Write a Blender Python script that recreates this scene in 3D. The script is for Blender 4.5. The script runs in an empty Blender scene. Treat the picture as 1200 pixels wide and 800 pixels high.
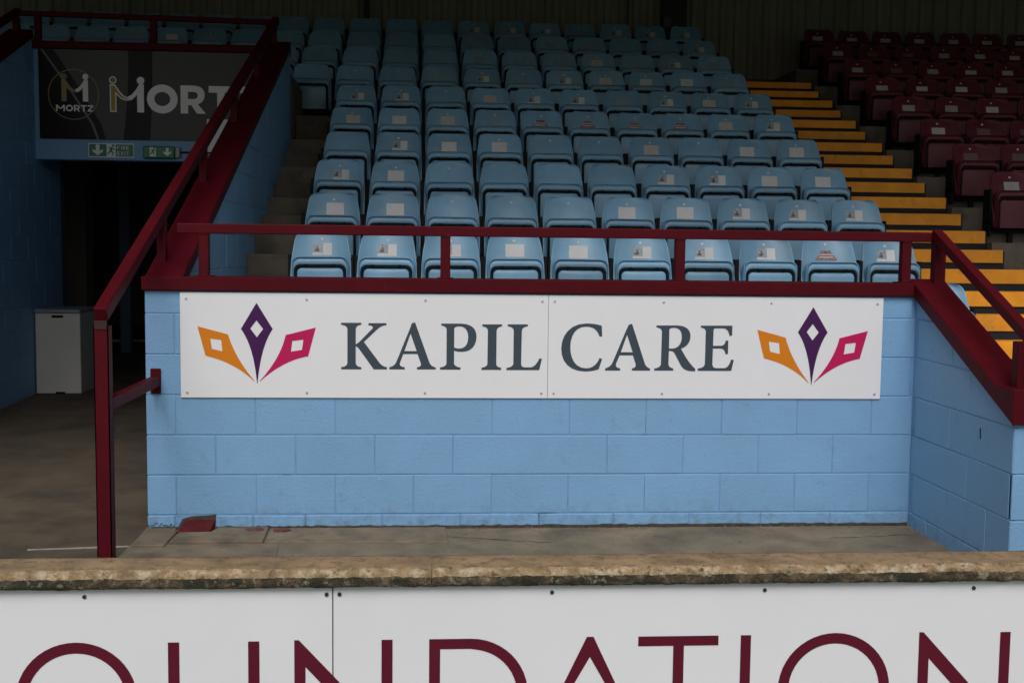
import bpy, bmesh, math, random
from mathutils import Vector, Matrix, noise
from mathutils.geometry import tessellate_polygon
random.seed(7)
scn = bpy.context.scene
COL = scn.collection

# ------------------------------------------------------------------ camera
cam = bpy.data.cameras.new('camera'); cam_ob = bpy.data.objects.new('camera', cam); COL.objects.link(cam_ob)
cam.sensor_width = 36.0; cam.lens = 36.0 * 1340 / 1200; cam.clip_start = 0.05; cam.clip_end = 2000
yaw, pit, rol = 0.0706137, -0.0810791, 0.0112576
fw = Vector((math.sin(yaw) * math.cos(pit), math.cos(yaw) * math.cos(pit), math.sin(pit)))
rt = Vector((math.cos(yaw), -math.sin(yaw), 0)); up = rt.cross(fw)
r2 = rt * math.cos(rol) + up * math.sin(rol); u2 = up * math.cos(rol) - rt * math.sin(rol)
cam_ob.matrix_world = Matrix(((r2.x, u2.x, -fw.x, -0.1166), (r2.y, u2.y, -fw.y, -6.4107), (r2.z, u2.z, -fw.z, 1.5865), (0, 0, 0, 1)))
scn.camera = cam_ob

# ------------------------------------------------------------------ sky and sun (overcast afternoon)
SUN_EL, SUN_AZ = math.radians(50), math.radians(186)      # azimuth: from behind the camera, a little to its left
w = bpy.data.worlds.new('World'); scn.world = w; w.use_nodes = True
nt = w.node_tree; nt.nodes.clear()
sky = nt.nodes.new('ShaderNodeTexSky'); sky.sky_type = 'NISHITA'; sky.sun_disc = False
sky.sun_elevation = SUN_EL; sky.sun_rotation = SUN_AZ
sky.air_density = 1.0; sky.dust_density = 4.0; sky.ozone_density = 1.0
hs = nt.nodes.new('ShaderNodeHueSaturation'); hs.inputs['Saturation'].default_value = 0.5   # cloud cover greys the sky
bg = nt.nodes.new('ShaderNodeBackground'); bg.inputs['Strength'].default_value = 0.09
wo = nt.nodes.new('ShaderNodeOutputWorld')
nt.links.new(sky.outputs[0], hs.inputs['Color']); nt.links.new(hs.outputs[0], bg.inputs[0]); nt.links.new(bg.outputs[0], wo.inputs[0])
sl = bpy.data.lights.new('sun', 'SUN'); sl.energy = 1.4; sl.angle = math.radians(34); sl.color = (1, 0.98, 0.985)
so = bpy.data.objects.new('sun', sl); COL.objects.link(so)
sd = Vector((math.sin(SUN_AZ) * math.cos(SUN_EL), math.cos(SUN_AZ) * math.cos(SUN_EL), math.sin(SUN_EL)))
so.rotation_euler = sd.to_track_quat('Z', 'Y').to_euler(); so.location = (-4, -20, 20)
scn.view_settings.view_transform = 'Standard'; scn.view_settings.look = 'None'
scn.view_settings.exposure = 0.2; scn.view_settings.gamma = 1.0; scn.view_settings.use_curve_mapping = False

# ------------------------------------------------------------------ materials
def srgb(*c):
    return tuple(((v / 255) / 12.92 if v / 255 <= 0.04045 else ((v / 255 + 0.055) / 1.055) ** 2.4) for v in c)
def new_mat(name):
    m = bpy.data.materials.new(name); m.use_nodes = True
    n = m.node_tree.nodes; l = m.node_tree.links
    return m, n, l, n['Principled BSDF']
def nz(n, l, vec, scale, detail=4, rough=0.6, w=None):
    t = n.new('ShaderNodeTexNoise'); t.inputs['Scale'].default_value = scale; t.inputs['Detail'].default_value = detail
    t.inputs['Roughness'].default_value = rough
    l.new(vec, t.inputs['Vector']); return t.outputs['Fac']
def ramp(n, l, fac, a, b, ca=(0, 0, 0, 1), cb=(1, 1, 1, 1)):
    r = n.new('ShaderNodeValToRGB'); r.color_ramp.elements[0].position = a; r.color_ramp.elements[1].position = b
    r.color_ramp.elements[0].color = ca; r.color_ramp.elements[1].color = cb
    l.new(fac, r.inputs[0]); return r.outputs[0]
def mixc(n, l, fac, a, b, mode='MIX'):
    m = n.new('ShaderNodeMix'); m.data_type = 'RGBA'; m.blend_type = mode
    if isinstance(fac, (int, float)): m.inputs[0].default_value = fac
    else: l.new(fac, m.inputs[0])
    for s, v in ((6, a), (7, b)):
        if isinstance(v, tuple): m.inputs[s].default_value = (*v[:3], 1)
        else: l.new(v, m.inputs[s])
    return m.outputs[2]
def mat(name, col, rough=0.6, var=0.12, vscale=3.0, bump=0.0, bscale=40.0, dirt=None, dscale=4.0, dlo=0.55, dhi=0.75, damt=1.0,
        rnd=0.0, metallic=0.0, spec=0.5, dirt2=None, d2=(12.0, 0.6, 0.7), stretch=None, bdist=0.004, splash=None):
    m, n, l, p = new_mat(name)
    g = n.new('ShaderNodeNewGeometry'); pos = g.outputs['Position']
    if stretch:
        mp = n.new('ShaderNodeMapping'); mp.inputs['Scale'].default_value = stretch; l.new(pos, mp.inputs[0]); pos = mp.outputs[0]
    lo = tuple(c * (1 - var) for c in col); hi = tuple(min(1, c * (1 + var)) for c in col)
    c = mixc(n, l, ramp(n, l, nz(n, l, pos, vscale), 0.3, 0.7), lo, hi)
    if rnd:
        oi = n.new('ShaderNodeObjectInfo')
        mr = n.new('ShaderNodeMapRange'); mr.inputs[3].default_value = 1 - rnd; mr.inputs[4].default_value = 1 + rnd
        l.new(oi.outputs['Random'], mr.inputs[0])
        c = mixc(n, l, 1.0, c, mr.outputs[0], 'MULTIPLY')
    if dirt:
        f = ramp(n, l, nz(n, l, pos, dscale, 6, 0.68), dlo, dhi, (0, 0, 0, 1), (damt, damt, damt, 1))
        c = mixc(n, l, f, c, dirt)
    if dirt2:
        f = ramp(n, l, nz(n, l, pos, d2[0], 6, 0.7), d2[1], d2[2])
        c = mixc(n, l, f, c, dirt2)
    if splash:
        sx_ = n.new('ShaderNodeSeparateXYZ'); l.new(g.outputs['Position'], sx_.inputs[0])
        mz = n.new('ShaderNodeMapRange'); mz.inputs[1].default_value = 0.02; mz.inputs[2].default_value = 0.17; mz.inputs[3].default_value = 0.55; mz.inputs[4].default_value = 0.0
        l.new(sx_.outputs[2], mz.inputs[0])
        f = ramp(n, l, nz(n, l, pos, 16, 6, 0.7), 0.46, 0.68)
        mm = n.new('ShaderNodeMath'); mm.operation = 'MULTIPLY'; l.new(mz.outputs[0], mm.inputs[0]); l.new(f, mm.inputs[1])
        c = mixc(n, l, mm.outputs[0], c, splash)
    l.new(c, p.inputs['Base Color'])
    rr = n.new('ShaderNodeMapRange'); rr.inputs[3].default_value = max(0.05, rough - 0.1); rr.inputs[4].default_value = min(1, rough + 0.1)
    l.new(nz(n, l, pos, vscale * 4), rr.inputs[0]); l.new(rr.outputs[0], p.inputs['Roughness'])
    p.inputs['Metallic'].default_value = metallic; p.inputs['Specular IOR Level'].default_value = spec
    if bump:
        b = n.new('ShaderNodeBump'); b.inputs['Strength'].default_value = bump; b.inputs['Distance'].default_value = bdist
        l.new(nz(n, l, pos, bscale, 5, 0.65), b.inputs['Height']); l.new(b.outputs[0], p.inputs['Normal'])
    return m
M = {}
M['blue_block'] = mat('blue_block', (0.175, 0.35, 0.56), 0.55, 0.06, 1.6, 0.7, 70, dirt=(0.11, 0.20, 0.30), dscale=9, dlo=0.58, dhi=0.8, damt=0.5, rnd=0.02, dirt2=(0.25, 0.42, 0.58), d2=(26, 0.62, 0.78), splash=(0.10, 0.12, 0.12), bdist=0.004)
M['blue_mortar'] = mat('blue_mortar', (0.15, 0.31, 0.52), 0.7, 0.1, 6, 0.5, 60, dirt=(0.05, 0.09, 0.14), dscale=3, dlo=0.55, dhi=0.68, damt=0.85)
M['maroon'] = mat('maroon_paint', (0.066, 0.003, 0.007), 0.58, 0.12, 5, 0.12, 60, dirt=(0.04, 0.008, 0.008), dscale=9, dlo=0.6, dhi=0.8, damt=0.6, spec=0.1, dirt2=(0.10, 0.035, 0.03), d2=(22, 0.68, 0.74))
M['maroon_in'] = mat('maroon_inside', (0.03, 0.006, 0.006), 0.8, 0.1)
M['seat_blue'] = mat('seat_blue_plastic', (0.195, 0.395, 0.56), 0.42, 0.10, 7, 0.08, 120, dirt=(0.30, 0.40, 0.46), dscale=6, dlo=0.5, dhi=0.8, damt=0.6, rnd=0.16, spec=0.65, dirt2=(0.5, 0.54, 0.56), d2=(45, 0.70, 0.75))
M['seat_claret'] = mat('seat_claret_plastic', (0.125, 0.013, 0.026), 0.5, 0.1, 7, 0.05, 120, rnd=0.1)
M['black'] = mat('black_steel', (0.008, 0.009, 0.010), 0.7, 0.1, spec=0.2)
M['zinc'] = mat('dull_steel', (0.10, 0.11, 0.11), 0.5, 0.2, 12, metallic=0.6)
M['st_white'] = mat('sticker_white', (0.68, 0.68, 0.67), 0.5, 0.06, 20, rnd=0.06)
M['st_cream'] = mat('sticker_cream', (0.55, 0.52, 0.44), 0.55, 0.08, 20, rnd=0.08)
M['st_faded'] = mat('sticker_faded', (0.26, 0.36, 0.42), 0.55, 0.1, 20)
M['st_grey'] = mat('sticker_grey', (0.48, 0.47, 0.45), 0.55, 0.12, 20, rnd=0.25)
M['st_dull'] = mat('sticker_dull', (0.17, 0.10, 0.10), 0.55, 0.12, 20)
M['st_art'] = mat('sticker_art', (0.36, 0.39, 0.41), 0.5, 0.35, 60)
M['st_ink'] = mat('sticker_ink', (0.10, 0.09, 0.09), 0.5, 0.2, 30)
M['st_pink'] = mat('sticker_pink', (0.34, 0.19, 0.18), 0.5, 0.5, 120, dirt=(0.05, 0.04, 0.05), dscale=70, dlo=0.5, dhi=0.62)
M['concrete'] = mat('terrace_concrete', (0.13, 0.108, 0.08), 0.9, 0.25, 2.5, 0.6, 30, dirt=(0.05, 0.043, 0.034), dscale=3, dlo=0.5, dhi=0.75)
M['walk'] = mat('walkway_concrete', (0.165, 0.135, 0.087), 0.88, 0.3, 3.0, 1.0, 45, dirt=(0.085, 0.07, 0.052), dscale=2.3, dlo=0.48, dhi=0.72, dirt2=(0.30, 0.25, 0.18), d2=(55, 0.6, 0.7))
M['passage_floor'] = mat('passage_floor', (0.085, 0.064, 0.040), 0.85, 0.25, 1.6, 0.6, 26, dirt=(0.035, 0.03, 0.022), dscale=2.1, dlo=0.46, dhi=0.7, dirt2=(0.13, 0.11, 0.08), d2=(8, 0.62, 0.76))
M['concrete_pale'] = mat('pale_concrete', (0.3, 0.27, 0.22), 0.9, 0.3, 12)
M['crack'] = mat('crack_dark', (0.03, 0.025, 0.018), 0.95, 0.2, 10)
M['grit'] = mat('grit', (0.17, 0.14, 0.10), 0.95, 0.5, 60)
M['slab'] = mat('slab_concrete', (0.165, 0.13, 0.085), 0.9, 0.3, 5, 1.0, 45, dirt=(0.07, 0.06, 0.045), dscale=4, dlo=0.5, dhi=0.7)
M['floor_red'] = mat('floor_red_paint', (0.075, 0.010, 0.013), 0.8, 0.3, 14, 0.5, 50, spec=0.15, dirt=(0.16, 0.12, 0.09), dscale=11, dlo=0.56, dhi=0.66)
M['floor_red_worn'] = mat('floor_red_worn', (0.13, 0.045, 0.042), 0.85, 0.3, 14, 0.5, 50, dirt=(0.16, 0.125, 0.09), dscale=16, dlo=0.5, dhi=0.62, spec=0.2)
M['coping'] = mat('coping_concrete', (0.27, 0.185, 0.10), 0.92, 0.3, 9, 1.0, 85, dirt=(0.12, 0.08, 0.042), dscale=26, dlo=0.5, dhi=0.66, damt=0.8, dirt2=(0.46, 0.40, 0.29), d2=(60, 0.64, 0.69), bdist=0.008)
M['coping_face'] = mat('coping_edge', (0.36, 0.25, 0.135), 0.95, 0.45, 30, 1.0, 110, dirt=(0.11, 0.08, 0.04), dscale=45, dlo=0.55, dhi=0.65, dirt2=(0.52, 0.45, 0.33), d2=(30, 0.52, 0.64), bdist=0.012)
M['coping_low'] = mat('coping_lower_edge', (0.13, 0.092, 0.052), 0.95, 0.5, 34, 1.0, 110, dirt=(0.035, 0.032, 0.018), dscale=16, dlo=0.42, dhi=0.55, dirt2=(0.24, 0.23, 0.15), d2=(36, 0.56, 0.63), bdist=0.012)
M['board'] = mat('board_white', (0.72, 0.73, 0.75), 0.38, 0.02, 1.2, dirt=(0.64, 0.65, 0.665), dscale=2.5, dlo=0.5, dhi=0.9, damt=0.5)
M['screw'] = mat('screw_head', (0.5, 0.5, 0.51), 0.4, 0.1, metallic=0.7)
M['screw_dark'] = mat('screw_head_dark', (0.05, 0.05, 0.055), 0.5, 0.1, metallic=0.5)
M['ink_slate'] = mat('ink_slate', (0.048, 0.066, 0.085), 0.45, 0.03, spec=0.2)
M['ink_orange'] = mat('ink_orange', (0.60, 0.19, 0.010), 0.45, 0.03, spec=0.2)
M['ink_purple'] = mat('ink_purple', (0.055, 0.012, 0.075), 0.45, 0.03, spec=0.2)
M['ink_pink'] = mat('ink_pink', (0.46, 0.012, 0.09), 0.45, 0.03, spec=0.2)
M['ink_maroon'] = mat('ink_maroon', (0.10, 0.008, 0.022), 0.45, 0.03, spec=0.2)
M['yellow'] = mat('step_yellow_paint', (0.83, 0.315, 0.013), 0.7, 0.12, 6, 0.4, 60, dirt=(0.22, 0.11, 0.03), dscale=11, dlo=0.56, dhi=0.8, damt=0.6, rnd=0.10, dirt2=(0.14, 0.08, 0.03), d2=(40, 0.66, 0.72))
M['step_dark'] = mat('step_dark', (0.010, 0.011, 0.015), 0.85, 0.2, 6, 0.4, 50)
M['cladding'] = mat('cladding_sheet', (0.34, 0.32, 0.26), 0.6, 0.1, 1.2, dirt=(0.25, 0.235, 0.19), dscale=1.6, dlo=0.45, dhi=0.7, stretch=(2.5, 1, 0.35), rnd=0.05)
M['steel_dark'] = mat('dark_painted_steel', (0.03, 0.03, 0.032), 0.6, 0.15)
M['roof'] = mat('roof_sheet', (0.20, 0.20, 0.20), 0.75, 0.1)
M['grass'] = mat('pitch_grass', (0.045, 0.062, 0.025), 0.95, 0.3, 0.8, 0.6, 60)
M['sign_grey'] = mat('sign_dark_grey', (0.085, 0.082, 0.08), 0.4, 0.03, spec=0.15)
M['sign_black'] = mat('sign_black', (0.010, 0.010, 0.011), 0.4, 0.03, spec=0.15)
M['sign_line'] = mat('sign_grey_line', (0.16, 0.155, 0.15), 0.4, 0.03, spec=0.15)
M['sign_text'] = mat('sign_text', (0.85, 0.85, 0.83), 0.45, 0.03, spec=0.15)
M['sign_gold'] = mat('sign_gold', (0.42, 0.28, 0.06), 0.45, 0.05, spec=0.15)
M['sign_gold_dim'] = mat('sign_gold_dim', (0.34, 0.28, 0.13), 0.45, 0.05, spec=0.15)
M['green'] = mat('exit_green', (0.008, 0.16, 0.075), 0.4, 0.03)
M['exit_pale'] = mat('exit_pale', (0.68, 0.76, 0.7), 0.4, 0.03)
M['plastic_clear'] = mat('exit_light_end', (0.25, 0.30, 0.28), 0.3, 0.05)
M['cabinet'] = mat('cabinet_white', (0.62, 0.60, 0.54), 0.6, 0.05, 2, dirt=(0.25, 0.23, 0.19), dscale=4, dlo=0.6, dhi=0.8, damt=0.5)
M['cabinet_lid'] = mat('cabinet_lid_grey', (0.22, 0.26, 0.30), 0.6, 0.05)
M['tunnel_plaster'] = mat('tunnel_plaster', (0.18, 0.15, 0.115), 0.9, 0.15, 2)
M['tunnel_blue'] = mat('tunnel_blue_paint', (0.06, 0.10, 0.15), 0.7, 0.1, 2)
M['brickdust'] = mat('broken_block', (0.055, 0.042, 0.03), 0.95, 0.4, 30, 0.8, 60)

# ------------------------------------------------------------------ mesh helpers
def link(name, me, m=None, parent=None):
    o = bpy.data.objects.new(name, me); COL.objects.link(o)
    if me is not None and m is not None and not me.materials:
        for k in (m if isinstance(m, (list, tuple)) else [m]): me.materials.append(M[k])
    if parent is not None: o.parent = parent
    return o
def tag(o, label=None, cat=None, group=None, kind=None):
    for k, v in (('label', label), ('category', cat), ('group', group), ('kind', kind)):
        if v: o[k] = v
    return o
def empty(name, loc, label=None, cat=None, group=None, kind=None):
    o = bpy.data.objects.new(name, None); COL.objects.link(o); o.location = loc; o.empty_display_size = 0.1
    return tag(o, label, cat, group, kind)
class MB:
    def __init__(s): s.v = []; s.f = []; s.mi = []
    def add(s, vs, fs, mi=0):
        b = len(s.v); s.v += [tuple(x) for x in vs]; s.f += [tuple(b + i for i in f) for f in fs]; s.mi += [mi] * len(fs)
    def box(s, x0, x1, y0, y1, z0, z1, mi=0):
        s.add([(x0, y0, z0), (x1, y0, z0), (x1, y1, z0), (x0, y1, z0), (x0, y0, z1), (x1, y0, z1), (x1, y1, z1), (x0, y1, z1)],
              [(0, 3, 2, 1), (4, 5, 6, 7), (0, 1, 5, 4), (1, 2, 6, 5), (2, 3, 7, 6), (3, 0, 4, 7)], mi)
    def beam(s, p, q, w, h, upv=(0, 0, 1), mi=0):
        p = Vector(p); q = Vector(q); d = (q - p).normalized(); x = d.cross(Vector(upv)).normalized(); z = x.cross(d)
        vs = [a + x * (sx * w / 2) + z * (sz * h / 2) for a in (p, q) for sx, sz in ((-1, -1), (1, -1), (1, 1), (-1, 1))]
        s.add(vs, [(0, 1, 2, 3), (7, 6, 5, 4), (0, 4, 5, 1), (1, 5, 6, 2), (2, 6, 7, 3), (3, 7, 4, 0)], mi)
    def prism(s, poly, axis, a0, a1, mi=0):
        def P(u, v, a): return {'x': (a, u, v), 'y': (u, a, v), 'z': (u, v, a)}[axis]
        n = len(poly); vs = [P(u, v, a0) for u, v in poly] + [P(u, v, a1) for u, v in poly]
        s.add(vs, [tuple(range(n)), tuple(range(2 * n - 1, n - 1, -1))] + [(i, i + n, (i + 1) % n + n, (i + 1) % n) for i in range(n)], mi)
    def tube(s, pts, r, n=8, mi=0):
        rings = []
        for i, p in enumerate(pts):
            p = Vector(p); d = (Vector(pts[min(i + 1, len(pts) - 1)]) - Vector(pts[max(i - 1, 0)])).normalized()
            a = d.cross(Vector((0.123, 0.2, 1))).normalized(); b = d.cross(a)
            rings.append([p + a * (r * math.cos(t * 2 * math.pi / n)) + b * (r * math.sin(t * 2 * math.pi / n)) for t in range(n)])
        vs = [v for rr in rings for v in rr]; fs = []
        for i in range(len(pts) - 1):
            for t in range(n): fs.append((i * n + t, i * n + (t + 1) % n, (i + 1) * n + (t + 1) % n, (i + 1) * n + t))
        fs += [tuple(range(n - 1, -1, -1)), tuple(range((len(pts) - 1) * n, len(pts) * n))]
        s.add(vs, fs, mi)
    def disc(s, c, r, n=12, axis='y', mi=0, depth=0.004):
        poly = [(c[0] + r * math.cos(t * 2 * math.pi / n), c[2] + r * math.sin(t * 2 * math.pi / n)) for t in range(n)]
        s.prism(poly, 'y', c[1] - depth, c[1], mi)
    def mesh(s, name, bevel=0.0, seg=1, smooth=False):
        me = bpy.data.meshes.new(name); me.from_pydata(s.v, [], s.f); me.polygons.foreach_set('material_index', s.mi)
        bm = bmesh.new(); bm.from_mesh(me)
        bmesh.ops.recalc_face_normals(bm, faces=bm.faces)
        if bevel:
            es = [e for e in bm.edges if len(e.link_faces) == 2 and e.calc_face_angle(0) > 0.5]
            bmesh.ops.bevel(bm, geom=es, offset=bevel, segments=seg, affect='EDGES', profile=0.5)
        bm.to_mesh(me); bm.free()
        if smooth: me.polygons.foreach_set('use_smooth', [True] * len(me.polygons))
        me.update(); return me
    def build(s, name, m, parent=None, bevel=0.0, seg=1, smooth=False):
        return link(name, s.mesh(name, bevel, seg, smooth), m, parent)
# --- flat print: outlines made of points and curve commands
def path(cmds, n=8):
    out = []
    for c in cmds:
        if len(c) == 2: out.append(c)
        elif len(c) == 4:
            p = out[-1]
            for i in range(1, n + 1):
                t = i / n; out.append(tuple((1 - t) ** 2 * p[k] + 2 * t * (1 - t) * c[k] + t * t * c[2 + k] for k in (0, 1)))
        else:
            p = out[-1]
            for i in range(1, n + 1):
                t = i / n; out.append(tuple((1 - t) ** 3 * p[k] + 3 * t * (1 - t) ** 2 * c[k] + 3 * t * t * (1 - t) * c[2 + k] + t ** 3 * c[4 + k] for k in (0, 1)))
    return out
def ring(cx, cy, r, n=48, a0=0, a1=2 * math.pi):
    return [(cx + r * math.cos(a0 + (a1 - a0) * i / n), cy + r * math.sin(a0 + (a1 - a0) * i / n)) for i in range(n)]
def flat(mb, loops, fn, mi=0):
    """fill loops (outer first, then holes), fn maps 2-D to world; faces turned to -y"""
    L = [[Vector((x, y, 0)) for x, y in lp] for lp in loops]
    tri = tessellate_polygon(L); pts = [p for lp in L for p in lp]
    vs = [fn(p.x, p.y) for p in pts]; fs = []
    for a, b, c in tri:
        nrm = (Vector(vs[b]) - Vector(vs[a])).cross(Vector(vs[c]) - Vector(vs[a]))
        fs.append((a, b, c) if nrm.y < 0 else (a, c, b))
    mb.add(vs, fs, mi)
def flat_obj(name, loops_list, fn, m, parent):
    mb = MB()
    for lp in loops_list: flat(mb, lp, fn)
    me = bpy.data.meshes.new(name); me.from_pydata(mb.v, [], mb.f); me.update()
    return link(name, me, m, parent)
def stroke(p, q, w):
    d = Vector(q) - Vector(p); n = Vector((-d.y, d.x)).normalized() * (w / 2); p = Vector(p); q = Vector(q)
    return [tuple(p + n), tuple(q + n), tuple(q - n), tuple(p - n)]

# ------------------------------------------------------------------ stand geometry
S = 0.46; X0 = -0.8973                                   # seat spacing, x of first seat column
def row_y(i): k = i - 1; return 1.6948 + 0.74852 * k + 0.000356 * k * k     # y of folded seat lip
def row_z(i): k = i - 1; return 1.5153 + 0.30978 * k + 0.000349 * k * k - (0.13 if i < 0 else 0)     # z of folded seat lip
DX = {1: 0, 2: .017, 3: .006, 4: .0135, 5: .005, 6: -.001, 7: -.066, 8: -.055, 9: -.063, 10: -.08}
SEAT_H = 0.46
def tread(i): return row_z(i) - SEAT_H
def nose(i): return row_y(i) - 0.54
def floor_z(y): return 0.0 if y < 0.3 else 0.023 * (y - 0.3)
XW = 2.671; YE = -1.17                                   # right wing wall: its face and near end
XL0, XL1 = -1.69, -1.499                                 # left sloped wall
XV = -4.0; YS = 5.2                                      # far wall of the passage, front of the passage lintel
Y_BACK = 9.25
def slope_left(y): return 1.335 + 0.432 * (y - 0.02)      # underside of the sloping coping
def slope_right(y): return 1.337 + 0.472 * y

# ground, pitch
g = MB(); g.add([(-400, -400, -0.35), (400, -400, -0.35), (400, 400, -0.35), (-400, 400, -0.35)], [(0, 1, 2, 3)])
tag(g.build('ground', 'grass'), kind='structure')
# walkway, rising a little into the passage
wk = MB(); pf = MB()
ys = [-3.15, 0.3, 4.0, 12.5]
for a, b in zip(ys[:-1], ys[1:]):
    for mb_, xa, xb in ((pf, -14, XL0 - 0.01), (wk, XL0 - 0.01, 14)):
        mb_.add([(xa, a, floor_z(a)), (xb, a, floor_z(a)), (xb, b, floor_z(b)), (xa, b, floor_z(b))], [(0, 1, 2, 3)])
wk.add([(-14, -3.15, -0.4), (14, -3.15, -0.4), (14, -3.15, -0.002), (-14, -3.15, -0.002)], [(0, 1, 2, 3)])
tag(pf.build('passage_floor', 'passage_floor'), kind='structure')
walk = tag(wk.build('walkway', 'walk'), kind='structure')
# loose slabs by the foot of the wall: each its own piece with open joints
def slab(poly, m, z0=0.0, th=0.012):
    mb = MB(); mb.prism(poly, 'z', z0 - 0.02, z0 + th)
    return mb.build('paving_slab', m, walk, bevel=0.004)
slab([(-1.685, -0.385), (-1.515, -0.39), (-1.512, -0.12), (-1.535, 0.0), (-1.70, 0.0)], 'slab')
slab([(-1.503, -0.33), (-1.01, -0.325), (-1.022, -0.01), (-1.30, -0.01), (-1.325, -0.115), (-1.495, -0.125)], 'slab', th=0.015)
rp = MB(); rp.add([(-1.515, -0.105, 0.008), (-1.332, -0.10, 0.008), (-1.318, -0.006, 0.058), (-1.478, -0.006, 0.060), (-1.515, -0.105, -0.01), (-1.332, -0.10, -0.01), (-1.318, 0.03, -0.01), (-1.478, 0.03, -0.01)],
    [(0, 1, 2, 3), (0, 4, 5, 1), (1, 5, 6, 2), (2, 6, 7, 3), (3, 7, 4, 0)])
link('mortar_fillet', rp.mesh('mortar_fillet', bevel=0.004), 'floor_red', walk)
slab([(-1.0, -0.315), (-0.02, -0.34), (-0.03, -0.008), (-1.012, -0.012)], 'slab', th=0.008)
slab([(-1.68, -0.62), (-0.9, -0.62), (-0.92, -0.345), (-1.5, -0.35), (-1.51, -0.405), (-1.68, -0.40)], 'slab', th=0.005)
ws = MB(); ws.prism([(-2.2, -0.43), (-1.95, -0.405), (-1.70, -0.375), (-1.70, -0.362), (-1.95, -0.39), (-2.2, -0.418)], 'z', -0.01, 0.004); link('pale_edge_strip', ws.mesh('pale_edge_strip'), 'concrete_pale', walk)
pm = MB()
for cx, cy, rx, ry, s in ((-1.09, -0.075, 0.055, 0.045, 3), (-0.94, -0.08, 0.05, 0.035, 9)):
    rr = random.Random(s)
    poly = [(cx + rx * math.cos(t * math.pi / 8) * rr.uniform(.88, 1.08), cy + ry * math.sin(t * math.pi / 8) * rr.uniform(.88, 1.08)) for t in range(16)]
    pm.prism(poly, 'z', 0.004, 0.0165)
link('paint_patch', pm.mesh('paint_patch'), 'floor_red_worn', walk)

# cracks across the walkway and loose grit gathered along the foot of the wall
for k, (xa, ya_, xb, yb_) in enumerate(((-0.03, -0.2, 0.55, -0.36), (2.1, -0.3, 2.66, -0.22))):
    rc = random.Random(k + 40); pts = []
    for j in range(15):
        t = j / 14; pts.append((xa + (xb - xa) * t + rc.uniform(-.018, .018), ya_ + (yb_ - ya_) * t + rc.uniform(-.012, .012)))
    cm_ = MB()
    for (ax_, ay_), (bx_, by_) in zip(pts[:-1], pts[1:]):
        hw_ = rc.uniform(.0015, .0035); q = stroke((ax_, ay_), (bx_, by_), hw_ * 2); cm_.add([(u, v, 0.0022) for u, v in q], [(0, 1, 2, 3)])
    link('crack', cm_.mesh('crack'), 'crack', walk)
gm = MB(); rg = random.Random(77)
for k in range(620):
    gx = rg.uniform(XL0 + 0.03, XW - 0.02); gy = -abs(rg.gauss(0, 0.05)) - 0.018 if k < 380 else rg.uniform(-0.62, -0.03)
    r_ = rg.uniform(0.0015, 0.0055) if k % 12 else rg.uniform(0.005, 0.010)
    ph = rg.uniform(0, 6); n_ = 5
    base = [(gx + r_ * math.cos(ph + t * 1.2566) * rg.uniform(.7, 1.2), gy + r_ * math.sin(ph + t * 1.2566) * rg.uniform(.7, 1.2), 0.002) for t in range(n_)]
    topp = [(gx + (b[0] - gx) * .6, gy + (b[1] - gy) * .6, 0.002 + r_ * rg.uniform(.4, .9)) for b in base]
    gm.add(base + topp, [tuple(range(n_, 2 * n_))] + [(t, (t + 1) % n_, n_ + (t + 1) % n_, n_ + t) for t in range(n_)])
tag(gm.build('loose_grit', 'grit'), 'loose grit and crumbs of mortar along foot of the blue wall', 'grit', kind='stuff')

# terrace: concrete steps under the seats (main block, right aisle and claret block), notched for the passage on the left
te = MB()
def terrace(x0, x1, i0, i1, front):
    prof = []
    for i in range(i0, i1 + 1):
        yn = nose(i) if i > i0 else front
        prof += [(yn, tread(i)), (nose(i + 1) if i < i1 else Y_BACK, tread(i))]
    prof += [(Y_BACK, prof[-1][1] - 0.6), (front + 0.3, tread(i0) - 0.7), (front, tread(i0) - 0.7)]
    te.prism(prof, 'x', x0, x1)
terrace(XL1 - 0.02, XW + 0.1, 1, 10, 0.25)
terrace(XW + 0.1, 3.49, -1, 10, -0.95)
terrace(4.44, 13.0, -1, 10, -0.95)
terrace(-12.0, XV - 0.2, 1, 10, 0.25)
terrace(XV - 0.2, XL1 - 0.02, 8, 10, YS + 0.22)
terr = tag(te.build('terrace', 'concrete'), kind='structure')

def half_steps(x0, x1, i0, i1, painted, mat_body):
    for i in range(i0, i1 + 1):
        for half in (0, 1):
            yn = nose(i) - (0 if half else 0.375) + (0.08 if painted else 0); zt = tread(i) - (0 if half else 0.155) + (0.085 - 0.0075 * (i - 3) if painted else 0); d = 0.38; yh = 0.092 - 0.005 * (i - 3)
            ext = 0.035 if half else 0.0
            b = MB(); b.box(x0, x1 + (ext if painted else 0) - (0.0 if painted else 0.012 * half), yn - 0.004 * half, (Y_BACK if painted and half and i == i1 else yn + d), zt - (0.45 if painted else 0.158), zt + 0.002)
            st = b.build('step', mat_body, terr, bevel=0.006)
            if painted and i <= 9:
                nb = MB(); nb.prism([(yn - 0.016, zt - yh), (yn - 0.006, zt - yh - 0.002), (yn + 0.0, zt + 0.002), (yn + 0.16, zt + 0.002), (yn + 0.16, zt + 0.010), (yn - 0.010, zt + 0.010)], 'x', x0 + 0.02, x1 + ext - 0.02)
                nb.build('nosing', 'yellow', st, bevel=0.003)
half_steps(3.495, 4.40, -1, 9, True, 'step_dark')
half_steps(XL1 + 0.004, -1.18, 2, 6, False, 'concrete')

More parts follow.
